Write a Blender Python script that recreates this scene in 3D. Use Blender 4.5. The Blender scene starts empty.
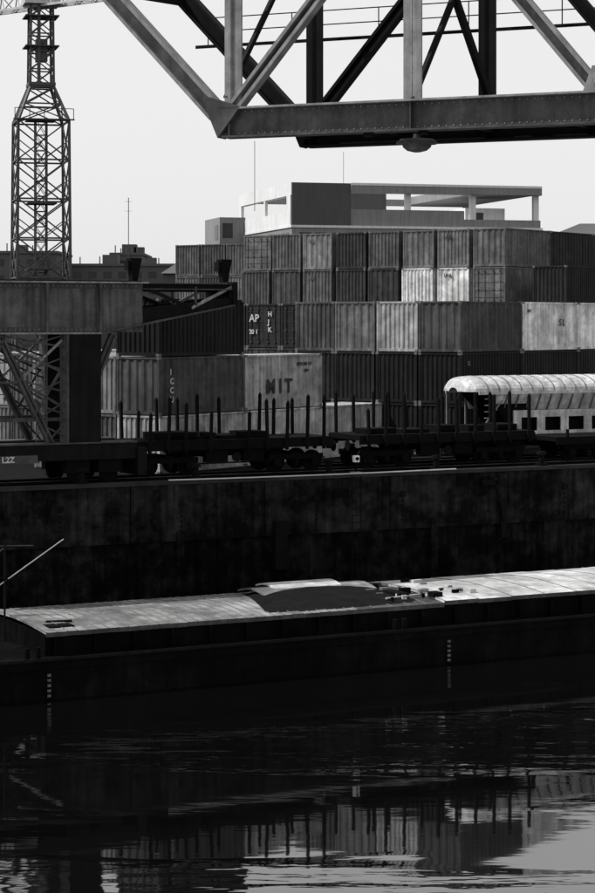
import bpy, math, random
from mathutils import Vector, Matrix
R=random.Random(7)
sc=bpy.context.scene
sc.view_settings.view_transform='Standard'
sc.view_settings.look='None'
sc.view_settings.exposure=0
sc.view_settings.gamma=1
rad=math.radians
WL=.8   # water level
# ---------------------------------------------------------------- materials
def mat(name,v,rough=.7,var=.35,scale=1.5,streak=0.0,metal=0.0,bump=0.0,objcolor=False,bscale=12,spec=.3,patch=0.0,pscale=.25):
    m=bpy.data.materials.new(name); m.use_nodes=True
    nt=m.node_tree; N=nt.nodes; L=nt.links
    b=N['Principled BSDF']; b.inputs['Roughness'].default_value=rough
    b.inputs['Metallic'].default_value=metal
    b.inputs['Specular IOR Level'].default_value=spec
    tc=N.new('ShaderNodeTexCoord')
    vec=tc.outputs['Object']
    oi=N.new('ShaderNodeObjectInfo')
    if objcolor:
        ad=N.new('ShaderNodeVectorMath'); ad.operation='ADD'
        mu=N.new('ShaderNodeMath'); mu.operation='MULTIPLY'; mu.inputs[1].default_value=57
        L.new(oi.outputs['Random'],mu.inputs[0]); L.new(vec,ad.inputs[0]); L.new(mu.outputs[0],ad.inputs[1]); vec=ad.outputs[0]
    n1=N.new('ShaderNodeTexNoise'); n1.inputs['Scale'].default_value=scale; n1.inputs['Detail'].default_value=7; n1.inputs['Roughness'].default_value=.65
    L.new(vec,n1.inputs['Vector'])
    r=N.new('ShaderNodeMapRange'); r.inputs[1].default_value=.3; r.inputs[2].default_value=.7
    r.inputs[3].default_value=1-var; r.inputs[4].default_value=1+var*.6
    L.new(n1.outputs['Fac'],r.inputs[0]); fac=r.outputs[0]
    if streak>0:
        mp=N.new('ShaderNodeMapping'); mp.inputs['Scale'].default_value=(3.2,3.2,.22)
        L.new(vec,mp.inputs[0])
        n2=N.new('ShaderNodeTexNoise'); n2.inputs['Scale'].default_value=1.3; n2.inputs['Detail'].default_value=6
        L.new(mp.outputs[0],n2.inputs['Vector'])
        r2=N.new('ShaderNodeMapRange'); r2.inputs[1].default_value=.35; r2.inputs[2].default_value=.62
        r2.inputs[3].default_value=1-streak; r2.inputs[4].default_value=1.0
        L.new(n2.outputs['Fac'],r2.inputs[0])
        mm=N.new('ShaderNodeMath'); mm.operation='MULTIPLY'; L.new(fac,mm.inputs[0]); L.new(r2.outputs[0],mm.inputs[1]); fac=mm.outputs[0]
    if patch>0:
        n4=N.new('ShaderNodeTexNoise'); n4.inputs['Scale'].default_value=pscale; n4.inputs['Detail'].default_value=9; n4.inputs['Roughness'].default_value=.72
        L.new(vec,n4.inputs['Vector'])
        r4=N.new('ShaderNodeMapRange'); r4.inputs[1].default_value=.44; r4.inputs[2].default_value=.6
        r4.inputs[3].default_value=1-patch; r4.inputs[4].default_value=1+patch*.6
        L.new(n4.outputs['Fac'],r4.inputs[0])
        m4=N.new('ShaderNodeMath'); m4.operation='MULTIPLY'; L.new(fac,m4.inputs[0]); L.new(r4.outputs[0],m4.inputs[1]); fac=m4.outputs[0]
    vm=N.new('ShaderNodeVectorMath'); vm.operation='SCALE'
    if objcolor: L.new(oi.outputs['Color'],vm.inputs[0])
    else: vm.inputs[0].default_value=(v,v,v)
    L.new(fac,vm.inputs['Scale']); L.new(vm.outputs[0],b.inputs['Base Color'])
    if bump>0:
        n3=N.new('ShaderNodeTexNoise'); n3.inputs['Scale'].default_value=bscale; n3.inputs['Detail'].default_value=5
        L.new(vec,n3.inputs['Vector'])
        bp=N.new('ShaderNodeBump'); bp.inputs['Strength'].default_value=bump; bp.inputs['Distance'].default_value=.05
        L.new(n3.outputs['Fac'],bp.inputs['Height']); L.new(bp.outputs[0],b.inputs['Normal'])
    return m
M={}
M['cont']=mat('container_paint',.2,.65,.3,2.2,.4,objcolor=True,spec=.12,bump=.5,bscale=1.4,patch=.28,pscale=.7)
M['contdark']=mat('container_gasket_steel',.03,.6)
M['casting']=mat('container_corner_casting',.10,.6,.5,4)
M['letter']=mat('letter_paint',.02,.6,.3,4)
M['letterw']=mat('letter_paint_white',.45,.7,.6,6)
M['mark']=mat('draught_mark_worn',.10,.8,.7,5)
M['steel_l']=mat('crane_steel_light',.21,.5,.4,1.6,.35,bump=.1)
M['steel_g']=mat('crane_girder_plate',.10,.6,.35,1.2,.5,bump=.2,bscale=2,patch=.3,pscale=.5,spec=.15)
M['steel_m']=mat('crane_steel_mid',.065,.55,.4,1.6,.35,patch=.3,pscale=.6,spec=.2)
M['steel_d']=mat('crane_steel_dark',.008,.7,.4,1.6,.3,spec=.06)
M['black']=mat('wagon_black_steel',.004,.75,.4,2,spec=.05)
M['hopper']=mat('hopper_light_paint',.55,.55,.3,2,.35,patch=.25,pscale=1.2)
M['hopperd']=mat('hopper_flute_paint',.16,.6,.3,2,.3)
M['quay']=mat('quay_wall_weathered',.020,.95,.6,1.6,.55,bump=1.0,bscale=5,spec=.03,patch=.75,pscale=.33)
M['quayd']=mat('quay_wall_wet',.009,.9,.6,1.6,.6,bump=1.0,bscale=5,spec=.04,patch=.7,pscale=.4)
M['cope']=mat('quay_coping_stone',.025,.9,.4,1.0,0,bump=.4,spec=.1)
M['ballast']=mat('yard_ballast',.008,.95,.5,3,0,bump=.6,bscale=9,spec=.05)
M['white']=mat('white_paint',.75,.6,.25,3)
M['seam']=mat('hatch_seam',.14,.6,.5,2)
M['hatch']=mat('hatch_cover_aluminium',.24,.5,.5,1.1,.0,bump=.5,bscale=3,patch=.45,pscale=.4)
M['hatchb']=mat('hatch_cover_bright',.50,.5,.45,1.1,.0,bump=.5,bscale=3,patch=.3,pscale=.5)
M['hull']=mat('barge_hull_tar',.0035,.7,.7,.7,.5,bump=.3,bscale=3,spec=.05,patch=.6,pscale=.6)
M['rope']=mat('pale_rope',.4,.8,.2,3)
M['bld_w']=mat('building_render_white',.62,.8,.12,.15,.15)
M['bld_g']=mat('building_panel_grey',.07,.8,.15,.2,.15)
M['bld_m']=mat('building_render_grey',.2,.8,.15,.2,.2)
M['far']=mat('far_building_render',.08,.9,.3,.05)
M['glass']=mat('window_glass_dark',.02,.2,.2,.3)
M['tower']=mat('tower_crane_steel',.05,.6,.3,1)
M['towerl']=mat('tower_crane_jib_paint',.42,.6,.3,1)
M['concrete']=mat('pier_concrete',.3,.9,.3,.6,.3)
# ---------------------------------------------------------------- mesh builder
class B:
    def __init__(s): s.v=[];s.f=[];s.mi=[];s.ms=[]
    def m(s,k):
        if k not in s.ms: s.ms.append(k)
        return s.ms.index(k)
    def add(s,vs,fs,k):
        o=len(s.v); s.v+=[tuple(p) for p in vs]; i=s.m(k)
        for f in fs: s.f.append([o+a for a in f]); s.mi.append(i)
    def hexa(s,p,k):
        s.add(p,[(3,2,1,0),(4,5,6,7),(0,1,5,4),(1,2,6,5),(2,3,7,6),(3,0,4,7)],k)
    def box(s,x0,x1,y0,y1,z0,z1,k):
        s.hexa([(x0,y0,z0),(x1,y0,z0),(x1,y1,z0),(x0,y1,z0),(x0,y0,z1),(x1,y0,z1),(x1,y1,z1),(x0,y1,z1)],k)
    def beam(s,a,b,w,h,k):
        a=Vector(a);b=Vector(b);t=(b-a).normalized()
        up=Vector((0,0,1)) if abs(t.z)<.999 else Vector((0,1,0))
        sd=t.cross(up).normalized(); u=sd.cross(t).normalized()
        q=[]
        for c in(a,b):
            q.append([c-sd*w/2-u*h/2,c+sd*w/2-u*h/2,c+sd*w/2+u*h/2,c-sd*w/2+u*h/2])
        A,C=q
        s.hexa([A[0],A[1],C[1],C[0],A[3],A[2],C[2],C[3]],k)
    def ibeam(s,a,b,w,h,k,tf=.04,kf=None):
        a=Vector(a);b=Vector(b);t=(b-a).normalized()
        up=Vector((0,0,1)) if abs(t.z)<.999 else Vector((0,1,0))
        sd=t.cross(up).normalized(); u=sd.cross(t).normalized()
        kf=kf or k
        s.beam(a+u*(h/2-tf/2),b+u*(h/2-tf/2),w,tf,kf)
        s.beam(a-u*(h/2-tf/2),b-u*(h/2-tf/2),w,tf,kf)
        s.beam(a,b,tf*.7,h-2*tf,k)
    def chan(s,a,b,w,h,k,t_=.03,kw=None):
        a=Vector(a);b=Vector(b);t=(b-a).normalized()
        up=Vector((0,0,1)) if abs(t.z)<.999 else Vector((1,0,0))
        sd=t.cross(up).normalized(); u=sd.cross(t).normalized()
        for q in(-1,1):
            s.beam(a+u*q*(h/2-.05),b+u*q*(h/2-.05),w,.1,k)
        s.beam(a,b,t_,h-.2,kw or k)
    def cyl(s,a,b,r,k,n=12,r2=None):
        r2=r if r2 is None else r2
        a=Vector(a);b=Vector(b);t=(b-a).normalized()
        up=Vector((0,0,1)) if abs(t.z)<.99 else Vector((0,1,0))
        sd=t.cross(up).normalized(); u=sd.cross(t).normalized()
        vs=[]
        for c,rr in((a,r),(b,r2)):
            for i in range(n):
                an=2*math.pi*i/n; vs.append(c+sd*math.cos(an)*rr+u*math.sin(an)*rr)
        fs=[(i,(i+1)%n,n+(i+1)%n,n+i) for i in range(n)]
        fs+=[tuple(range(n-1,-1,-1)),tuple(range(n,2*n))]
        s.add(vs,fs,k)
    def loft(s,rings,k,close=False,caps=False):
        n=len(rings[0]);vs=[p for r in rings for p in r];fs=[]
        for i in range(len(rings)-1):
            for j in range(n if close else n-1):
                fs.append((i*n+j,i*n+(j+1)%n,(i+1)*n+(j+1)%n,(i+1)*n+j))
        if caps: fs+=[tuple(range(n-1,-1,-1)),tuple(range((len(rings)-1)*n,len(rings)*n))]
        s.add(vs,fs,k)
    def mesh(s,name):
        me=bpy.data.meshes.new(name); me.from_pydata(s.v,[],s.f)
        for k in s.ms: me.materials.append(M[k])
        me.polygons.foreach_set('material_index',s.mi); me.update(); return me
    def obj(s,name,loc=(0,0,0),rz=0,me=None):
        o=bpy.data.objects.new(name,me or s.mesh(name)); o.location=loc; o.rotation_euler=(0,0,rz)
        sc.collection.objects.link(o); return o
# ---------------------------------------------------------------- containers
CL,CW,CH=6.06,2.44,2.55
def corr(b,p0,p1,n,z0,z1,per,d,k):
    p0=Vector(p0);p1=Vector(p1);Ln=(p1-p0).length;t=(p1-p0)/Ln;n=Vector(n)
    c=max(2,round(Ln/per));per=Ln/c;pts=[]
    for i in range(c):
        for f,o in((0,0),(.3,0),(.5,-d),(.8,-d)):
            pts.append(p0+t*per*(i+f)+n*o)
    pts.append(p1)
    b.loft([[Vector((p.x,p.y,z)) for p in pts] for z in(z0,z1)],k)
def container_mesh(name,door,per):
    b=B();p=.11
    for x in(0,CL-p):
        for y in(0,CW-p): b.box(x,x+p,y,y+p,0,CH-.02,'cont')
    for y in(.004,CW-.104):
        b.box(p,CL-p,y,y+.1,.02,.17,'cont'); b.box(p,CL-p,y,y+.1,CH-.11,CH-.03,'cont')
    for x in(.004,CL-.104):
        b.box(x,x+.1,p,CW-p,.02,.17,'cont'); b.box(x,x+.1,p,CW-p,CH-.12,CH-.03,'cont')
    for x in(0,CL-.18):
        for y in(-.006,CW-.154):
            for z in(0,CH-.13): b.box(x-.006 if x<1 else x+.006,x+.18,y,y+.16,z,z+.12,'casting')
    corr(b,(p,.03,0),(CL-p,.03,0),(0,-1,0),.17,CH-.11,per,.05,'cont')
    corr(b,(CL-p,CW-.03,0),(p,CW-.03,0),(0,1,0),.17,CH-.11,per,.05,'cont')
    corr(b,(CL-.03,p,0),(CL-.03,CW-p,0),(1,0,0),.17,CH-.12,per,.05,'cont')
    if door:
        b.box(.04,.09,p,CW/2-.012,.17,CH-.12,'cont'); b.box(.04,.09,CW/2+.012,CW-p,.17,CH-.12,'cont')
        b.box(.07,.1,CW/2-.012,CW/2+.012,.17,CH-.12,'contdark')
        for y in(.38,.88,CW-.88,CW-.38):
            b.cyl((.005,y,.1),(.005,y,CH-.08),.022,'cont',6)
            for z in(.3,1.0,2.2): b.box(-.02,.04,y-.06,y+.06,z,z+.07,'contdark')
        for z in(.5,.95,1.5,2.05):
            b.box(.025,.04,p+.01,CW/2-.03,z,z+.035,'contdark'); b.box(.025,.04,CW/2+.03,CW-p-.01,z,z+.035,'contdark')
    else:
        corr(b,(.03,CW-p,0),(.03,p,0),(-1,0,0),.17,CH-.12,per,.05,'cont')
    b.box(.1,CL-.1,.1,CW-.1,CH-.06,CH-.035,'cont')
    b.box(.1,CL-.1,.1,CW-.1,.1,.16,'contdark')
    return b.mesh(name)
CM=[container_mesh('container_doors',True,.28),container_mesh('container_corrugated',False,.28),container_mesh('container_corrugated_wide',False,.42)]
CA=rad(54); cu=Vector((math.cos(CA),math.sin(CA),0)); cv=Vector((-math.sin(CA),math.cos(CA),0))
G=7.3
def cont(x,y,i,j,t,col,kind=None,sp=2.52,jx=0):
    k=R.choice([0,1,1,2]) if kind is None else kind
    p=Vector((x,y,G+t*CH+.012))+cu*(i*6.14+jx+R.uniform(-.03,.03))+cv*(j*sp+R.uniform(-.03,.03))
    o=bpy.data.objects.new('shipping_container',CM[k]); o.location=p; o.rotation_euler=(0,0,CA)
    c=col*R.uniform(.85,1.15); o.color=(c,c,c,1); sc.collection.objects.link(o); return o
def label(o,txt,size,x,z,k='letter',end=False,y=None,off=.012):
    cu_=bpy.data.curves.new('lettering','FONT'); cu_.body=txt; cu_.size=size; cu_.extrude=.004; cu_.offset=off
    cu_.materials.append(M[k])
    t=bpy.data.objects.new('lettering',cu_); sc.collection.objects.link(t); t.parent=o
    if end: t.location=(-.03,y,z); t.rotation_euler=(rad(90),0,rad(-90))
    else: t.location=(x,-.012,z); t.rotation_euler=(rad(90),0,0)
    return t
ax,ay=13.55,130.5
for j in range(8):
    for t in range(5):
        for i in range(2 if j<2 else 1):
            c={4:[.13,.18,.15,.09,.045,.17,.11,.17][j]}.get(t,R.uniform(.05,.14))
            if t==3: c=[.14,.62,.72,.045,.04,.10,.06,.10][j]
            if i==1: c=.025
            o=cont(ax,ay,i,j,t,c,kind=([1,2,1,0,2,1,2,1][(j+t)%8]),sp=2.75,jx=R.choice([0,0,.0,.25,-.15]) if t>1 and j>1 else 0)
            if i==0 and t>=3 and j in(1,5): label(o,'SCI' if j==5 else 'UNL',.32,0,1.9,'mark' if j==5 else 'letter',True,1.9)
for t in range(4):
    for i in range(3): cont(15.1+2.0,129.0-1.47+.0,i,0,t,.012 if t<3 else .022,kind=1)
for t in range(5):
    cont(ax,ay,2,0,t,.03,kind=1)
for j in range(3):
    for t in range(5): cont(-3.7,157,0,j,t,[.13,.07,.12][j],kind=1,sp=2.56)
cx,cy=7.97,98
for j in range(4):
    for t in range(3):
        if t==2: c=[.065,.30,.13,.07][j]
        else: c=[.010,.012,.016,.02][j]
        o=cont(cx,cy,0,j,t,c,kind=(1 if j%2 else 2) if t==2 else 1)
        if t==1: label(o,'12',.3,.6,1.9,'mark')
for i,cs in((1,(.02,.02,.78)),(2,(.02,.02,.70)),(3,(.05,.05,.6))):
    for t in range(3):
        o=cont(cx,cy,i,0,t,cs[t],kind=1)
        if t==2 and i==1: label(o,'S L',.5,3.9,1.3); label(o,'22T1',.18,.5,2.0)
for j in range(3):
    for t in range(3):
        o=cont(1.0,113,0,j,t,.03 if t==2 else .05,kind=0,sp=2.5)
        if t==2 and j==2:
            label(o,'CAPL',.62,0,1.5,'letterw',True,2.2)
            label(o,'11 04',.42,0,.7,'letterw',True,2.2)
        if t==2 and j==1:
            for q,ch in enumerate('HJK'): label(o,ch,.4,0,1.8-q*.45,'letterw',True,.85)
            label(o,'AP',.6,0,1.5,'letterw',True,2.2); label(o,'20 1',.35,0,.8,'letterw',True,2.2)
mx,my=-2.36,91.5
for t,c in((0,.55),(1,.38)):
    o=cont(mx,my,0,0,t,c,kind=1)
    if t==1:
        m1=label(o,'MIT',.9,1.6,.75,off=.035); m1.data.space_character=1.6
        label(o,'MITU 204 117',.2,4.0,2.0)
        label(o,'6',.2,.5,1.9); label(o,'22G1',.16,4.6,1.7)
o=cont(mx,my,1,0,0,.4,kind=1); cont(mx,my,2,0,0,.25,kind=1)
for t,c in((0,.42),(1,.07),(2,.012)):
    o=cont(mx,my,-1,0,t,c,kind=2 if t==1 else 1)
    if t==1:
        for q,ch in enumerate('ICCU'): label(o,ch,.36,.75,1.75-q*.4,'letterw')
for j in(1,2):
    for t in range(2): cont(mx,my,-1,j,t,.24 if t else .12,kind=1,sp=2.5)
for j in range(5):
    for t in range(2): cont(-9.9,94,0,j,t,[.25,.12,.35,.25,.15][j]*(1 if t else .6),kind=R.choice([0,1]))
for j in range(3):
    for t in range(2): cont(-7.0,104,0,j,t,.25,kind=1)
# ---------------------------------------------------------------- quay, ground, water
QA=rad(27); qu=Vector((math.cos(QA),math.sin(QA),0)); qv=Vector((-math.sin(QA),math.cos(QA),0))
Q=Vector((-6.7,80.5,0))
b=B(); b.add([(-1500,.9,G),(1500,.9,G),(3500,3500,G),(-3500,3500,G)],[(0,1,2,3)],'ballast'); b.obj('ground',Q,QA)
b=B()
pts=[];u=-200
while u<200:
    pts+=[(u,.10),(u+.42,.10),(u+.52,.16),(u+.9,.16)];u+=1.0
b.loft([[Vector((x,y,z)) for x,y in pts] for z in(-3,G-2.3)],'quayd')
u=-60
while u<120:
    b.box(u,u+5.96,.0+R.uniform(-.015,.015),.9,G-2.3,G+.004,'quay'); u+=6
for u0,u1 in((-900,-60),(120,900)): b.box(u0,u1,0,.9,G-2.3,G+.004,'quay')
b.box(-60,120,.05,.88,G-2.29,G,'quayd')
b.box(-900,900,-.06,.45,G+.006,G+.16,'cope')
for u in range(-60,90,12):
    b.box(u+2,u+2.3,-.1,.1,.2,G-1.9,'quayd')
b.box(6.4,6.95,-.2,.12,3.6,5.6,'black')
u=17.2
b.beam((u,-.25,G-.3),(u+.5,-.25,G-2.2),.1,.18,'black'); b.box(u-.7,u+.7,-.3,0,G-.55,G-.35,'black'); b.box(u+.3,u+.55,-.25,.1,G-2.9,G-1.2,'black')
for u in(-3,2.2,5.1,8.4,12.6,15,21):
    b.cyl((u,-.08,G-.8),(u,.0,G-.8),.14,'black',12)
    z=G-1.0
    for q in range(5): b.box(u-.03,u+.03,-.06,-.02,z-.16,z-.04,'black'); z-=.2
b.obj('quay_wall',Q,QA)
b=B()
for y in(0,.45): b.cyl((10+y,-.22,1),(10+y,-.22,G+.1),.025,'black',6)
z=1.2
while z<G: b.cyl((10,-.22,z),(10.45,-.22,z),.018,'black',6); z+=.3
b.obj('quay_ladder',Q,QA)
b=B(); prev=None
for i in range(30):
    u=1.6+i*.47; p=Vector((u,-.1+.02*math.sin(i*2.1),G+.2-.03*math.sin(i/29*math.pi)))
    if prev is not None: b.cyl(prev,p,.03,'rope',6)
    prev=p
b.obj('mooring_hose',Q,QA)
def bollard(u):
    b=B(); b.cyl((0,0,0),(0,0,.1),.28,'black',14); b.cyl((0,0,.1),(0,0,.5),.15,'black',14,.13); b.cyl((0,0,.5),(0,0,.64),.24,'black',14,.2)
    b.obj('mooring_bollard',Q+qu*u+qv*.35+Vector((0,0,G+.16)),QA)
for u in(-2,3.0,9.2,14.5,20): bollard(u)
def track(v,u0,u1):
    b=B()
    for g in(-.7175,.7175):
        b.box(u0,u1,g-.07,g+.07,.02,.035,'black'); b.box(u0,u1,g-.012,g+.012,.035,.14,'black'); b.box(u0,u1,g-.035,g+.035,.14,.175,'steel_m')
    u=u0
    while u<u1: b.box(u,u+.24,-1.25,1.25,-.05,.02,'black'); u+=.65
    b.obj('railway_track',Q+qv*v+Vector((0,0,G)),QA)
track(2.9,-40,80); track(6.3,11.5,80)
# water
wm=bpy.data.materials.new('harbour_water'); wm.use_nodes=True
N=wm.node_tree.nodes;L=wm.node_tree.links
for n in list(N): N.remove(n)
out=N.new('ShaderNodeOutputMaterial'); mix=N.new('ShaderNodeMixShader'); df=N.new('ShaderNodeBsdfDiffuse'); gl=N.new('ShaderNodeBsdfGlossy'); fr=N.new('ShaderNodeFresnel')
df.inputs['Color'].default_value=(.002,.002,.002,1); gl.inputs['Color'].default_value=(.95,.95,.95,1); gl.inputs['Roughness'].default_value=.03
fr.inputs['IOR'].default_value=3.4
tc=N.new('ShaderNodeTexCoord'); mp=N.new('ShaderNodeMapping'); mp.inputs['Rotation'].default_value=(0,0,rad(-10)); mp.inputs['Scale'].default_value=(.35,1.2,1)
n1=N.new('ShaderNodeTexNoise'); n1.inputs['Scale'].default_value=.9; n1.inputs['Detail'].default_value=3
n2=N.new('ShaderNodeTexNoise'); n2.inputs['Scale'].default_value=.16; n2.inputs['Detail'].default_value=3
L.new(tc.outputs['Object'],mp.inputs[0]); L.new(mp.outputs[0],n1.inputs['Vector']); L.new(mp.outputs[0],n2.inputs['Vector'])
mr=N.new('ShaderNodeMapRange'); mr.inputs[1].default_value=.48; mr.inputs[2].default_value=.66; mr.inputs[3].default_value=.13; mr.inputs[4].default_value=1.7
L.new(n2.outputs['Fac'],mr.inputs[0])
mm=N.new('ShaderNodeMath'); mm.operation='MULTIPLY'; L.new(n1.outputs['Fac'],mm.inputs[0]); L.new(mr.outputs[0],mm.inputs[1])
bp=N.new('ShaderNodeBump'); bp.inputs['Strength'].default_value=.33; bp.inputs['Distance'].default_value=.09
L.new(mm.outputs[0],bp.inputs['Height'])
for q in(gl,fr): L.new(bp.outputs[0],q.inputs['Normal'])
L.new(fr.outputs[0],mix.inputs[0]); L.new(df.outputs[0],mix.inputs[1]); L.new(gl.outputs[0],mix.inputs[2]); L.new(mix.outputs[0],out.inputs[0])
M['water']=wm
b=B(); b.add([(-3000,-2500,WL),(3000,-2500,WL),(3000,3000,WL),(-3000,3000,WL)],[(0,1,2,3)],'water'); b.obj('water')
# ---------------------------------------------------------------- barge
b=B(); U0,U1=-13,66; VN,VF=-1.05,7.1; DK=2.15
def hsec(u,ins,dz=0):
    return [Vector((u,VN+ins,DK+dz)),Vector((u,VN+ins+.02,.7)),Vector((u,VN+ins+.35,-.7)),Vector((u,VF-ins-.35,-.7)),Vector((u,VF-ins-.02,.7)),Vector((u,VF-ins,DK+dz))]
b.loft([hsec(U0-3,3.4,.9),hsec(U0-1.6,1.8,.6),hsec(U0,.5,.25),hsec(U0+3,0),hsec(U1,0),hsec(U1+4,1.2,.3)],'hull',close=True,caps=True)
b.box(U0+3,U1,VN-.07,VN+.0,DK-.28,DK-.08,'hull')
b.box(U0+3,U1,VN+.0,VN+.05,DK,DK+.10,'steel_d')
b.box(0,60,0,6.0,DK,2.86,'hull')
u=.3
while u<60: b.box(u,u+.08,-.16,0,DK,2.8,'hull'); u+=1.5
def panel(b,u0,u1,z0,rise,k='hatch',v0=-.12,v1=6.12,th=.06,rib=True,edge='steel_m'):
    n=10;top=[]
    for i in range(n+1):
        f=i/n; top.append((v0+(v1-v0)*f,z0+rise*math.sin(math.pi*f)))
    b.loft([[Vector((uu,v,z+th)) for v,z in top] for uu in(u0,u1)],k)
    for uu in(u0,u1): b.loft([[Vector((uu,v,z-.02)) for v,z in top],[Vector((uu,v,z+th)) for v,z in top]],k)
    b.box(u0,u1,v0,v0+.02,z0-.1,z0+th,edge)
    if rib:
        m=.03
        b.loft([[Vector((u0+q,v,z+th+.018)) for v,z in top] for q in(0,m)],'seam')
        for q in(0,m): b.loft([[Vector((u0+q,v,z+th)) for v,z in top],[Vector((u0+q,v,z+th+.018)) for v,z in top]],'seam')
u=0
while u<12.4: panel(b,u,u+.385,2.93+R.uniform(-.008,.008),.13); u+=.39
while u<16.2: panel(b,u,u+.76,2.93,.13,'steel_m'); u+=.775
while u<59: panel(b,u,u+1.53,3.0+R.uniform(-.012,.012),.16,'hatchb'); u+=1.545
# sliding covers telescoped over each other: low dark hump with pale upper sheets
n=16; rings=[]
for i in range(n+1):
    f=i/n; uu=9.6+6.0*f; h=.26*math.sin(math.pi*min(1,f))**.7 if 0<f<1 else 0
    skew=1.6*(1-f)
    rings.append([Vector((uu+skew*(g-.5),.15+5.7*g,2.99+.13*math.sin(math.pi*g)+.03+h*math.sin(math.pi*(.12+.76*g))+R.uniform(-.01,.01))) for g in [k/8 for k in range(9)]])
    for q in(0,8): rings[-1][q].z=2.97
b.loft(rings,'steel_d')
panel(b,10.2,15.2,3.14,.2,'hatch',3.0,5.7,.05,rib=False); panel(b,11.0,14.0,3.3,.14,'hatchb',3.9,5.7,.05,rib=False)
b.box(14.9,15.4,1.0,2.2,3.1,3.3,'black'); b.cyl((14.2,.7,3.2),(16.0,1.2,3.18),.035,'rope',8)
b.box(16.3,16.7,.6,1.1,3.1,3.3,'black')
for i in range(30):
    u_=R.uniform(14.2,18.2);v_=R.uniform(.4,5.4);s_=R.uniform(.04,.2); b.box(u_,u_+s_*2.4,v_,v_+s_,3.08,3.22+s_*.6,R.choice(['black','rope','steel_m','hatch','black']))
b.box(.35,1.3,.5,1.2,3.03,3.08,'black'); b.cyl((.6,1.6,3.1),(1.5,1.3,3.12),.05,'black',6)
b.box(-5,-3.4,1.5,4.5,DK,DK+.9,'hull')
b.cyl((-.2,3.8,DK),(-.2,3.8,5.85),.04,'steel_d',8)
b.beam((-.6,3.8,4.1),(2.1,3.8,5.8),.03,.03,'rope'); b.cyl((-1.6,3.8,5.72),(.9,3.8,5.62),.02,'steel_m',6)
b.cyl((-.2,3.8,5.6),(-4.4,3.8,2.6),.02,'steel_m',6); b.cyl((-.8,3.8,4.6),(.15,3.7,4.35),.04,'black',6)
for u_ in(-.7,14,30):
    for d in(-.2,.2): b.cyl((u_+d,VN+.35,DK),(u_+d,VN+.35,DK+.45),.09,'hull',10)
for zz in(.9,1.08,1.26,1.44,1.62):
    for uu in(-.3,15.9): b.box(uu,uu+.12,VN-.065,VN-.012,zz,zz+.09,'mark')
b.obj('cargo_barge',(-8.9,70.5,0),QA)
# ---------------------------------------------------------------- flat wagons with stakes
def wheelset(b,x,r=.46):
    for y in(-.75,.75): b.cyl((x,y-.065,r),(x,y+.065,r),r,'black',20)
    b.cyl((x,-.9,r),(x,.9,r),.08,'black',8)
def bogie(b,x):
    for d in(-.9,.9):
        wheelset(b,x+d)
        for y in(-1,1): b.box(x+d-.17,x+d+.17,y-.13,y+.13,.3,.62,'black')
    for y in(-1,1):
        b.box(x-1.3,x+1.3,y-.06,y+.06,.55,.78,'black')
        b.cyl((x,y,.3),(x,y,.55),.12,'black',10)
    b.box(x-.2,x+.2,-1,1,.5,.85,'black')
def flatwagon(u0,Ln):
    b=B(); b.box(.4,Ln-.4,-1.4,1.4,1.28,1.5,'black')
    for y in(-1.42,1.42): b.box(.4,Ln-.4,y-.05,y+.05,1.1,1.42,'black')
    for y in(-.35,.35):
        b.hexa([(2.6,y-.06,.75),(Ln-2.6,y-.06,.75),(Ln-2.6,y+.06,.75),(2.6,y+.06,.75),(1.8,y-.06,1.28),(Ln-1.8,y-.06,1.28),(Ln-1.8,y+.06,1.28),(1.8,y+.06,1.28)],'black')
    for x in(.12,Ln-.12):
        s=1 if x<1 else -1
        for y in(-.88,.88):
            b.cyl((x,y,1.05),(x+s*.3,y,1.05),.1,'black',10); b.cyl((x-s*.04,y,1.05),(x,y,1.05),.23,'black',14)
    bogie(b,2.0); bogie(b,Ln-2.0)
    n=int((Ln-1)/.85)
    for i in range(n):
        x=.8+i*(Ln-1.6)/(n-1)
        for y in(-1.5,1.5):
            if R.random()<.12: continue
            t=R.uniform(-.07,.07); h=R.choice([2.6,3.0,3.1,3.25]); xx=x+R.uniform(-.12,.12)
            b.beam((xx,y,1.0),(xx+t,y*1.01,h),.10,.15,'black'); b.box(xx-.12,xx+.12,y-.07,y+.07,1.15,1.5,'black')
            b.cyl((xx+t,y*1.01,h),(xx+t,y*1.01,h+.1),.075,'black',6,.02)
    for i in range(8):
        x=R.uniform(1,Ln-2); b.box(x,x+R.uniform(.4,1.4),-.9,R.uniform(0,1),1.5,1.5+R.uniform(.08,.35),'black')
    b.cyl((Ln*.5,-1.35,.75),(Ln*.5,-1.25,.75),.2,'steel_d',12)
    # side sill gear boxes and brake rigging
    for x in(3.6,Ln-4.6): b.box(x,x+1.0,-1.2,-.8,.55,1.1,'black')
    b.beam((3.2,-1.0,.5),(Ln-3.2,-1.0,.5),.04,.06,'black')
    b.obj('flat_wagon',Q+qu*u0+qv*2.9+Vector((0,0,G+.175)),QA)
flatwagon(.5,9.9); flatwagon(10.9,9.9)
b=B(); b.box(0,12,-1.35,1.35,.95,1.15,'black'); bogie(b,2);bogie(b,10)
for x in(.6,3,5.4,7.8,10.2): b.box(x,x+.1,-1.4,-1.3,1.15,1.5,'black')
b.box(0,12,-1.42,-1.36,.8,1.05,'black')
b.obj('flat_wagon',Q+qu*21.6+qv*2.9+Vector((0,0,G+.175)),QA)
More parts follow.
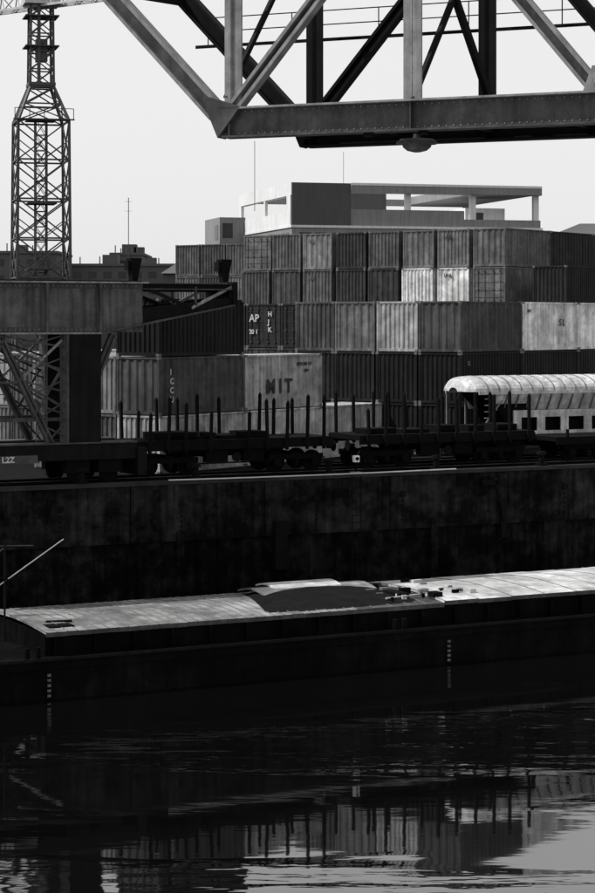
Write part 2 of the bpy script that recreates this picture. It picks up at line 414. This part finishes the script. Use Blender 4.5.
# hopper wagon
b=B(); Ln=13.0
def arc(u,sc_=1,zz=0):
    return [Vector((u,1.5*sc_*math.cos(math.pi-a),3.15+zz+.72*sc_*math.sin(a))) for a in [math.pi*i/14 for i in range(15)]]
b.loft([arc(0,.25,.0),arc(.12,.7),arc(.4,.95),arc(.8,1)]+[arc(Ln-.8,1),arc(Ln-.3,.9),arc(Ln,.3)],'hopper')
u=1.0
while u<Ln-.8:
    b.loft([arc(u,1.0),arc(u,1.02),arc(u+.05,1.02),arc(u+.05,1.0)],'hopperd'); u+=.62
for y in(-1.5,1.5):
    s=1 if y>0 else -1
    b.box(.5,Ln-.5,y-.03,y+.03,3.02,3.17,'hopper')
    u=1.5
    while u<Ln-1.6:
        p=[(u+.05,y-s*.42,2.25),(u+.55,y-s*.42,2.25),(u+.55,y-s*.5,2.25),(u+.05,y-s*.5,2.25),(u,y,3.02),(u+.58,y,3.02),(u+.58,y-s*.1,3.02),(u,y-s*.1,3.02)]
        if s>0: p=[p[3],p[2],p[1],p[0],p[7],p[6],p[5],p[4]]
        b.hexa(p,'hopper')
        b.beam((u+.6,y+s*.02,3.0),(u+.6,y-s*.42,2.2),.05,.08,'hopperd'); u+=.62
    yy=y-s*.3
    b.box(2.6,Ln-2.6,yy-.03,yy+.03,1.9,2.24,'hopper')
    x=2.6
    while x<Ln-3:
        b.box(x,x+.45,yy-.03,yy+.03,1.25,1.9,'hopper'); x+=1.35
    b.box(2.2,Ln-2.2,yy-.05,yy+.05,1.02,1.25,'hopper')
b.box(2.4,Ln-2.4,-.9,.9,1.0,2.9,'black')
b.hexa([(2.6,-1,1.2),(3.4,-1,1.2),(3.4,1,1.2),(2.6,1,1.2),(1.2,-1.35,3.1),(3.4,-1.35,3.1),(3.4,1.35,3.1),(1.2,1.35,3.1)],'black')
b.box(.3,Ln-.3,-1.2,1.2,.9,1.02,'black')
for x in(.45,1.5,Ln-.5,Ln-1.6):
    for y in(-1.3,1.3): b.box(x-.04,x+.04,y-.04,y+.04,1.0,3.15,'hopperd')
b.beam((.45,-1.32,1.0),(2.2,-1.32,3.1),.05,.07,'hopperd')
for z in(1.3,1.6,1.9,2.2,2.5,2.8): b.box(.9,1.3,-1.36,-1.33,z,z+.03,'hopper')
bogie(b,2);bogie(b,Ln-2)
for y in(-.88,.88): b.cyl((-.3,y,1.05),(.3,y,1.05),.12,'black',10); b.cyl((-.36,y,1.05),(-.3,y,1.05),.24,'black',14)
for x in(4.2,6,7.8): b.hexa([(x,-.6,.5),(x+.7,-.6,.5),(x+.7,.6,.5),(x,.6,.5),(x-.4,-.9,1.0),(x+1.1,-.9,1.0),(x+1.1,.9,1.0),(x-.4,.9,1.0)],'black')
b.obj('hopper_wagon',Q+qu*19.0+qv*6.3+Vector((0,0,G+.175)),QA)
# ---------------------------------------------------------------- portal crane (left)
b=B()
zt,zb=15.5-G,13.5-G
for v in(0,2.5):
    b.box(-9,6.3,v-.03,v+.03,zb,zt,'steel_g')
    b.box(-9,6.5,v-.25,v+.25,zt,zt+.07,'steel_l'); b.box(-9,4.4,v-.25,v+.25,zb-.07,zb,'steel_l')
    b.box(-9,6.3,v-.05,v-.03,zb,zb+.22,'steel_m'); b.box(-9,6.3,v-.05,v-.03,zt-.22,zt,'steel_m')
    for x in(-6.1,-3.2,-.3,2.1,4.4):
        b.box(x-.05,x+.05,v-.22,v-.05,zb,zt,'steel_m')
    x=-9
    while x<6.2:
        for z in(zb+.11,zt-.11): b.box(x-.02,x+.02,v-.07,v-.05,z-.02,z+.02,'steel_l')
        x+=.2
    b.hexa([(6.3,v-.03,zb+.35),(10.4,v-.03,zt-.85),(10.4,v+.03,zt-.85),(6.3,v+.03,zb+.35),(6.3,v-.03,zb+1.0),(10.4,v-.03,zt-.55),(10.4,v+.03,zt-.55),(6.3,v+.03,zb+1.0)],'steel_d')
    b.beam((4.4,v,zb-.03),(10.4,v,zt-.88),.5,.07,'steel_m')
    b.ibeam((6.3,v,zt-.1),(10.4,v,zt-.1),.3,.28,'steel_d',kf='steel_m')
    b.beam((6.5,v,zt-.2),(8.5,v,zb+1.0),.1,.14,'steel_d'); b.beam((8.5,v,zb+1.0),(10.35,v,zt-.1),.1,.12,'steel_l')
    b.beam((8.7,v,zb+1.1),(8.7,v,zt-.1),.08,.1,'steel_m')
b.box(-9,6.3,.03,2.47,zt+.072,zt+.12,'steel_d')
b.box(-9,6.3,.25,2.25,zb+.3,zb+.4,'steel_d')
b.box(6.3,10.4,.2,2.3,zt-.3,zt-.24,'steel_d')
b.box(10.35,10.55,-.2,2.7,zt-.9,zt+.1,'steel_d')
for x in(6.0,10.1):
    b.hexa([(x-.09,.1,zt+.1),(x+.13,.1,zt+.1),(x+.13,.5,zt+.1),(x-.09,.5,zt+.1),(x-.2,.05,zt+1.05),(x+.3,.05,zt+1.05),(x+.3,.55,zt+1.05),(x-.2,.55,zt+1.05)],'black')
    b.box(x-.3,x-.2,.1,.5,zt+.55,zt+.95,'black')
for v in(0,2.5):
    b.box(2.9,4.35,v-.35,v+.35,1.7,zb-.07,'steel_d')
    b.box(2.85,2.95,v-.4,v+.4,1.7,zb-.07,'steel_m')
    b.chan((.1,v,zb-.05),(2.3,v,1.75),.25,.28,'steel_m'); b.chan((5.0,v,zb-.1),(3.1,v,1.7),.25,.3,'steel_m')
    b.chan((-4,v,zb-.05),(-1.2,v,1.75),.25,.28,'steel_m'); b.chan((.3,v,zb-.05),(-1.9,v,1.7),.25,.28,'steel_m')
    b.beam((.2,v,zb-.4),(2.8,v,zb-1.6),.07,.1,'steel_m'); b.beam((2.8,v,zb-.3),(.9,v,zb-2.0),.07,.1,'steel_l')
    b.beam((.9,v,zb-1.9),(2.8,v,zb-3.0),.07,.1,'steel_m'); b.beam((2.7,v,zb-1.6),(1.6,v,zb-3.4),.07,.1,'steel_m')
    b.beam((-1.4,v,2.7),(2.8,v,2.7),.09,.14,'steel_m'); b.beam((-.2,v,4.2),(1.3,v,4.2),.07,.1,'steel_m')
    b.beam((4.4,v,zb-1.3),(4.9,v,zb-.1),.08,.1,'steel_l')
    b.box(-3.0,5.9,v-.4,v+.4,1.05,1.7,'steel_d'); b.box(-3.0,5.9,v-.45,v+.45,1.7,1.76,'steel_m')
    b.box(-.2,1.6,v-.46,v-.41,.98,1.3,'steel_m')
    for x in(-2.4,-1.2,3.4,4.8):
        b.cyl((x,v-.12,.42),(x,v+.12,.42),.36,'black',18); b.box(x-.5,x+.5,v-.25,v+.25,.5,1.05,'black')
for i in range(5):
    a=(.1+i*.45,zb-.1-i*.9)
    b.beam((a[0],0,a[1]),(2.9,0,a[1]-.5),.06,.07,'steel_m'); b.beam((a[0]+.2,2.5,a[1]),(2.9,2.5,a[1]-.9),.06,.07,'steel_m')
    b.beam((2.9,0,a[1]),(a[0]+.3,0,a[1]-.7),.05,.06,'steel_m')
b.box(5.9,6.3,-.5,3,.35,1.5,'steel_d'); b.box(-3,5.9,.4,2.1,1.2,1.5,'steel_d')
for y in(-.2,.25): b.cyl((1.7+y,-.55,1.7),(1.7+y,-.55,zb),.02,'steel_m',6)
z=1.9
while z<zb: b.cyl((1.5,-.55,z),(1.95,-.55,z),.014,'steel_m',5); z+=.3
o=b.obj('portal_crane',(-12,79.5,G),QA)
t=label(o,'L2Z',.32,.1,1.02,'letterw'); t.location=(.1,-.47,1.04)
# ---------------------------------------------------------------- gantry crane truss
GA=rad(-23); b=B(); gb,gt,gz=19.5,20.42,27.0
def truss(v,off,k,ke):
    b.box(off-.35,34,v-.03,v+.03,gb+.06,gt-.06,k)
    b.box(off-.35,34,v-.3,v+.3,gt-.06,gt,ke); b.box(off-.2,34,v-.3,v+.3,gb,gb+.06,k)
    s=off
    while s<34:
        b.box(s-.02,s+.02,v-.24,v-.03,gb+.06,gt-.06,k); s+=5.8
    b.hexa([(off-.75,v-.3,gt+.0),(off-.35,v-.3,gb),(off-.35,v+.3,gb),(off-.75,v+.3,gt+.0),(off-.72,v-.3,gt+.35),(off+.4,v-.3,gt+.003),(off+.4,v+.3,gt+.003),(off-.72,v+.3,gt+.35)],k)
    b.chan((off-9,v,gz+2.2),(off-.45,v,gb+.75),.5,.55,ke,kw=k)
    b.ibeam((off-9,v,gz+.3),(34,v,gz+.3),.5,.6,k)
    for i in range(0,6):
        s=off+i*5.8
        if i%2==0:
            b.chan((s+.05,v,gt),(s+.05,v,gz),.35,.30,ke,kw=k)
            b.chan((s+.15,v,gt+.05),(s+5.75,v,gz),.4,.36,ke,kw=k)
        else:
            b.chan((s,v,gt),(s,v,gz),.35,.30,ke,kw=k)
            b.chan((s+.1,v,gz),(s+5.4,v,gt+.15),.4,.42,ke,kw=k)
        g=.55
        if i==2:
            w0=g*1.2
            b.hexa([(s-w0,v-.26,gt),(s+g,v-.26,gt),(s+g,v-.235,gt),(s-w0,v-.235,gt),(s-w0*.6,v-.26,gt+.7),(s+g*.5,v-.26,gt+.7),(s+g*.5,v-.235,gt+.7),(s-w0*.6,v-.235,gt+.7)],ke)
            for q in range(4):
                for r in range(3): 
                    xx=s-w0*.5+q*.22; b.box(xx,xx+.035,v-.28,v-.26,gt+.12+r*.2,gt+.155+r*.2,k)
            b.cyl((s-.2,v-.3,gt+.38),(s-.2,v-.2,gt+.38),.2,ke,16)
    if v==0:
        s=off-.2
        while s<20:
            for z in(gb+.13,gt-.13): b.box(s-.018,s+.018,v-.05,v-.03,z-.018,z+.018,ke)
            s+=.22
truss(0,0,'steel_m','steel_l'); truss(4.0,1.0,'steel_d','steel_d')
for s in range(1,34,3):
    b.ibeam((s,.05,gb+.5),(s,3.95,gb+.5),.25,.5,'steel_d')
    b.beam((s,.0,gb+.3),(s+3,4.0,gb+.3),.12,.12,'steel_d')
b.box(0,34,2.2,3.6,gb+.78,gb+.84,'steel_d')
b.beam((5.8,0,gz),(7.0,4,gt),.18,.2,'steel_d'); b.beam((5.8,0,gt),(7,4,gz),.14,.16,'steel_d'); b.beam((-.2,0,gt+.3),(1,4,gz),.14,.14,'steel_d')
b.beam((-5,0,24.4),(-3.6,4,24.4),.14,.2,'steel_d')
for z in(23.5,23.95): b.cyl((-3.2,4.6,z),(34,4.6,z),.02,'steel_d',5)
for s in range(-3,34,3): b.cyl((s,4.6,23),(s,4.6,23.95),.02,'steel_d',5)
b.beam((-3.4,4.5,23.0),(34,4.5,23.0),.08,.1,'steel_d')
def ring(r,z): return [Vector((5.25+r*math.cos(a),1.9+r*math.sin(a),z)) for a in [2*math.pi*i/20 for i in range(20)]]
b.loft([ring(.1,gb+.1),ring(.12,gb-.02),ring(.5,gb-.06),ring(.62,gb-.14),ring(.62,gb-.2)],'steel_m',close=True,caps=True)
b.loft([ring(.45,gb-.2),ring(.42,gb-.3),ring(.3,gb-.4),ring(.1,gb-.45)],'steel_m',close=True,caps=True)
for x in(4.3,6.0): b.box(x,x+.25,-.1,.1,gb-.12,gb,'steel_d')
for v in(0,4):
    b.chan((33,v,gb),(32,v,3),.8,.9,'steel_m'); b.chan((28,v,gb),(31.2,v,3),.6,.6,'steel_m')
b.obj('gantry_crane',(-1.98,60.5,0),GA)
b=B(); b.box(29,35,-2,6,-3,3.0,'concrete'); b.obj('concrete_pier',(-1.98,60.5,0),GA)
# ---------------------------------------------------------------- tower crane
b=B()
def lat(z0,z1,h0,h1,n,w,k='tower',dbl=False):
    for i in range(n):
        a=z0+(z1-z0)*i/n; c=z0+(z1-z0)*(i+1)/n; ha=h0+(h1-h0)*i/n; hc=h0+(h1-h0)*(i+1)/n
        C0=[(-ha,-ha),(ha,-ha),(ha,ha),(-ha,ha)];C1=[(-hc,-hc),(hc,-hc),(hc,hc),(-hc,hc)]
        for j in range(4):
            p=C0[j];q=C1[j];p2=C0[(j+1)%4];q2=C1[(j+1)%4]
            b.beam((*p,a),(*q,c),w*1.6,w*1.6,k)
            b.beam((*p,a),(*q2,c),w*.8,w*.8,k); b.beam((*p2,a),(*q,c),w*.8,w*.8,k)
            b.beam((*q,c),(*q2,c),w,w,k)
            if dbl:
                m0=((p[0]+p2[0])/2,(p[1]+p2[1])/2,a); mz=(a+c)/2
                b.beam(m0,((p[0]+q[0])/2,(p[1]+q[1])/2,mz),w*.6,w*.6,k); b.beam(m0,((p2[0]+q2[0])/2,(p2[1]+q2[1])/2,mz),w*.6,w*.6,k)
lat(G,31.8,2.45,2.25,7,.15,dbl=True); lat(31.8,34.9,2.25,1.05,2,.13); lat(34.9,44.5,1.05,.95,6,.12)
lat(G,32,.5,.5,18,.07)
for z in(18.5,24.4,31.9): 
    b.box(-1.3,1.3,-1.3,1.3,z,z+.12,'tower')
b.box(-2.7,2.7,-2.7,-2.3,31.8,31.9,'tower')
for x in(-2.6,-1.3,0,1.3,2.6): b.cyl((x,-2.7,31.8),(x,-2.7,32.8),.04,'tower',5)
b.beam((-2.6,-2.7,32.8),(2.6,-2.7,32.8),.06,.06,'tower')
b.box(-1.2,1.2,-1.2,1.2,35,35.3,'tower')
b.beam((-.3,-1.1,35),(-.3,-1.1,44),.3,.12,'tower'); b.box(-.5,.5,-.9,.2,37.2,39.2,'tower')
for z in(38.5,41.2): b.box(-1.5,1.5,-1.5,1.5,z,z+.1,'tower')
b.box(-1.6,1.6,-1.6,1.6,42.3,43.0,'towerl')
b.cyl((0,0,43),(0,0,48),.9,'tower',8,.2)
d=Vector((-.62,.78,0)); n=Vector((.78,.62,0))
def J(s,w,z): return d*s+n*w+Vector((0,0,z))
for w,z in((-.7,42.2),(.7,42.2),(0,43.6)): b.beam(J(-8,w,z),J(40,w,z),.2,.22,'towerl')
for i in range(-8,40,2):
    for w in(-.7,.7):
        b.beam(J(i,w,42.2),J(i+1,0,43.6),.1,.1,'towerl'); b.beam(J(i+1,0,43.6),J(i+2,w,42.2),.1,.1,'towerl')
    b.beam(J(i,-.7,42.2),J(i+2,.7,42.2),.1,.1,'towerl')
b.beam(J(0,0,48),J(30,0,43.6),.08,.08,'tower')
b.obj('tower_crane',(-23.1,180,0),rad(14))
# ---------------------------------------------------------------- office building
b=B(); T=31.25
W=33.5;D=27
b.box(.0,W,.0,D,G,25.6,'bld_m')
for fl in range(6):
    z=G+1.2+fl*3.0
    for i in range(16): b.box(1+i*2,2.5+i*2,-.05,.0,z,z+1.5,'glass')
    for i in range(12): b.box(-.05,.0,1.5+i*2.1,3+i*2.1,z,z+1.5,'glass')
b.box(-.15,W+.15,-.15,D+.15,25.6,25.9,'bld_w')
b.box(0,7.7,.0,.35,25.9,T-.01,'bld_g')
b.box(7.7,23.0,.3,.6,25.9,28.0,'bld_m'); b.box(23,W,.3,.6,25.9,26.9,'bld_m')
b.box(7.7,W,-.2,1.8,T-1.15,T,'bld_m')
b.box(7.7,W,-.25,-.2,T-.25,T+.05,'bld_w')
b.box(-.1,0,0,D,T-1.6,T-.0,'bld_w'); b.box(.0,.8,.35,D,T-1.6,T-.02,'bld_w')
b.box(-.1,.3,.35,D,25.9,27.6,'bld_w')
b.box(-.1,.3,.36,2.2,27.6,T-1.6,'bld_w'); b.box(-.1,.3,D-1,D,27.6,T-1.6,'bld_w'); b.box(-.08,.28,13,13.7,27.6,T-1.6,'bld_w')
for x in(15.2,24.0,W-.8): b.box(x,x+.7,.62,1.3,25.9,T-1.15,'bld_w')
b.box(0,W,D-.8,D,T-1.2,T-.3,'bld_m'); b.box(0,W,D-.5,D-.1,25.9,27.2,'bld_m')
for x in(8,20,W-.9): b.box(x,x+.8,D-.7,D-.1,27.2,T-1.2,'bld_m')
b.box(9.4,15.0,8,16,25.9,T-.6,'bld_g'); b.box(24.5,30,4,10,25.9,28.6,'bld_w')
b.box(26,27,3.94,4,26.6,28,'glass'); b.box(23.9,33,.5,26,T-1.1,T-.05,'bld_m')
b.box(-3.6,0,D-3,D+6,G,28.0,'bld_m'); b.box(-3.65,-3.6,D-2,D-.2,25,27,'glass'); b.box(-3.2,-1.8,D-3.05,D-3,25.2,27.2,'glass')
b.obj('office_building',(-.7,250,0),rad(15.5))
def antenna(x,y,z0,z1,arms=3,r=.05):
    b=B(); b.cyl((0,0,z0),(0,0,z1),r,'tower',6)
    for i in range(arms):
        z=z1-.8-i*1.9; b.beam((-.7,0,z),(.7,0,z),.05,.05,'tower')
    b.obj('antenna_mast',(x,y,0),.2)
antenna(-5.5,257,28,37,0,.04); antenna(6.1,265,31,36.3,0,.03)
def blk(name,x0,x1,y,zt,dep=25,k='far',win=True,gable=False,rz=0):
    b=B(); w=x1-x0
    b.box(0,w,0,dep,G,zt,k)
    if win:
        z=zt-2.4
        while z>G+2 and z>zt-14:
            x=1.2
            while x<w-2: b.box(x,x+1.6,-.06,0,z,z+1.3,'glass'); x+=3
            z-=3.2
    if gable: b.hexa([(-.5,-.5,zt),(w+.5,-.5,zt),(w+.5,dep,zt),(-.5,dep,zt),(-.5+w*.3,dep*.5-.1,zt+3),(w*.7,dep*.5-.1,zt+3),(w*.7,dep*.5,zt+3),(w*.3,dep*.5,zt+3)],'far')
    else:
        b.box(-.3,w+.3,-.3,dep+.3,zt,zt+.5,k); b.box(w*.3,w*.3+3,4,8,zt+.5,zt+2.4,k); b.box(w*.7,w*.7+2,4,7,zt+.5,zt+1.8,k)
        for i in range(5): q=w*(.1+.18*i); b.cyl((q,3,zt+.5),(q,3,zt+1.5+R.random()),.12,k,6)
    b.obj(name,(x0,y,0),rz)
blk('apartment_block',-46,-24,400,24.8); blk('apartment_block',-39,-32.5,418,27.6); blk('apartment_block',-75,-47,390,27)
blk('warehouse',-20,-9,300,21,win=False,gable=True); blk('warehouse',36,60,290,25.6,gable=True,win=False); blk('warehouse',60,120,310,24)
antenna(-33.8,400,25,38.5,2,.08)
blk('warehouse',-62,-30,150,13.0,dep=20); blk('warehouse',-140,-70,200,16)
def post(u,v,h):
    b=B(); b.cyl((0,0,0),(0,0,h),.05,'black',8); b.box(-.12,.12,-.1,.1,h,h+.28,'white'); b.cyl((0,-.14,h+.15),(0,-.1,h+.15),.08,'black',12); b.box(-.2,.2,-.2,.2,0,.12,'concrete')
    b.obj('shunting_signal',Q+qu*u+qv*v+Vector((0,0,G)),QA)
post(11.0,1.25,.55)
# ---------------------------------------------------------------- world & sun
sd=Vector((-.95,-.02,0)).normalized(); el=rad(48)
w=bpy.data.worlds.new('World'); sc.world=w; w.use_nodes=True
N=w.node_tree.nodes;L=w.node_tree.links
bg=N['Background']; sk=N.new('ShaderNodeTexSky'); sk.sky_type='NISHITA'; sk.sun_disc=False
sk.sun_elevation=el; sk.sun_rotation=math.atan2(sd.x,sd.y); sk.dust_density=3.0; sk.air_density=1.0
bw=N.new('ShaderNodeRGBToBW'); L.new(sk.outputs[0],bw.inputs[0])
ha=N.new('ShaderNodeMath'); ha.operation='MULTIPLY_ADD'; ha.inputs[1].default_value=.25; ha.inputs[2].default_value=6.0
L.new(bw.outputs[0],ha.inputs[0])
L.new(ha.outputs[0],bg.inputs['Color']); bg.inputs['Strength'].default_value=.125
ld=bpy.data.lights.new('sun','SUN'); ld.energy=4.8; ld.angle=rad(.5); ld.color=(1,.995,.985)
lo=bpy.data.objects.new('sun',ld); sc.collection.objects.link(lo)
dirv=Vector((sd.x*math.cos(el),sd.y*math.cos(el),math.sin(el)))
lo.rotation_euler=dirv.to_track_quat('Z','Y').to_euler(); lo.location=(0,60,80)
# ---------------------------------------------------------------- camera
cd=bpy.data.cameras.new('camera'); co=bpy.data.objects.new('camera',cd); sc.collection.objects.link(co)
co.location=(0,0,14); co.rotation_euler=(rad(90),0,0)
cd.sensor_fit='HORIZONTAL'; cd.sensor_width=24; cd.lens=24*2000/595; cd.shift_y=-126.5/595; cd.clip_end=8000; cd.clip_start=.5
sc.camera=co
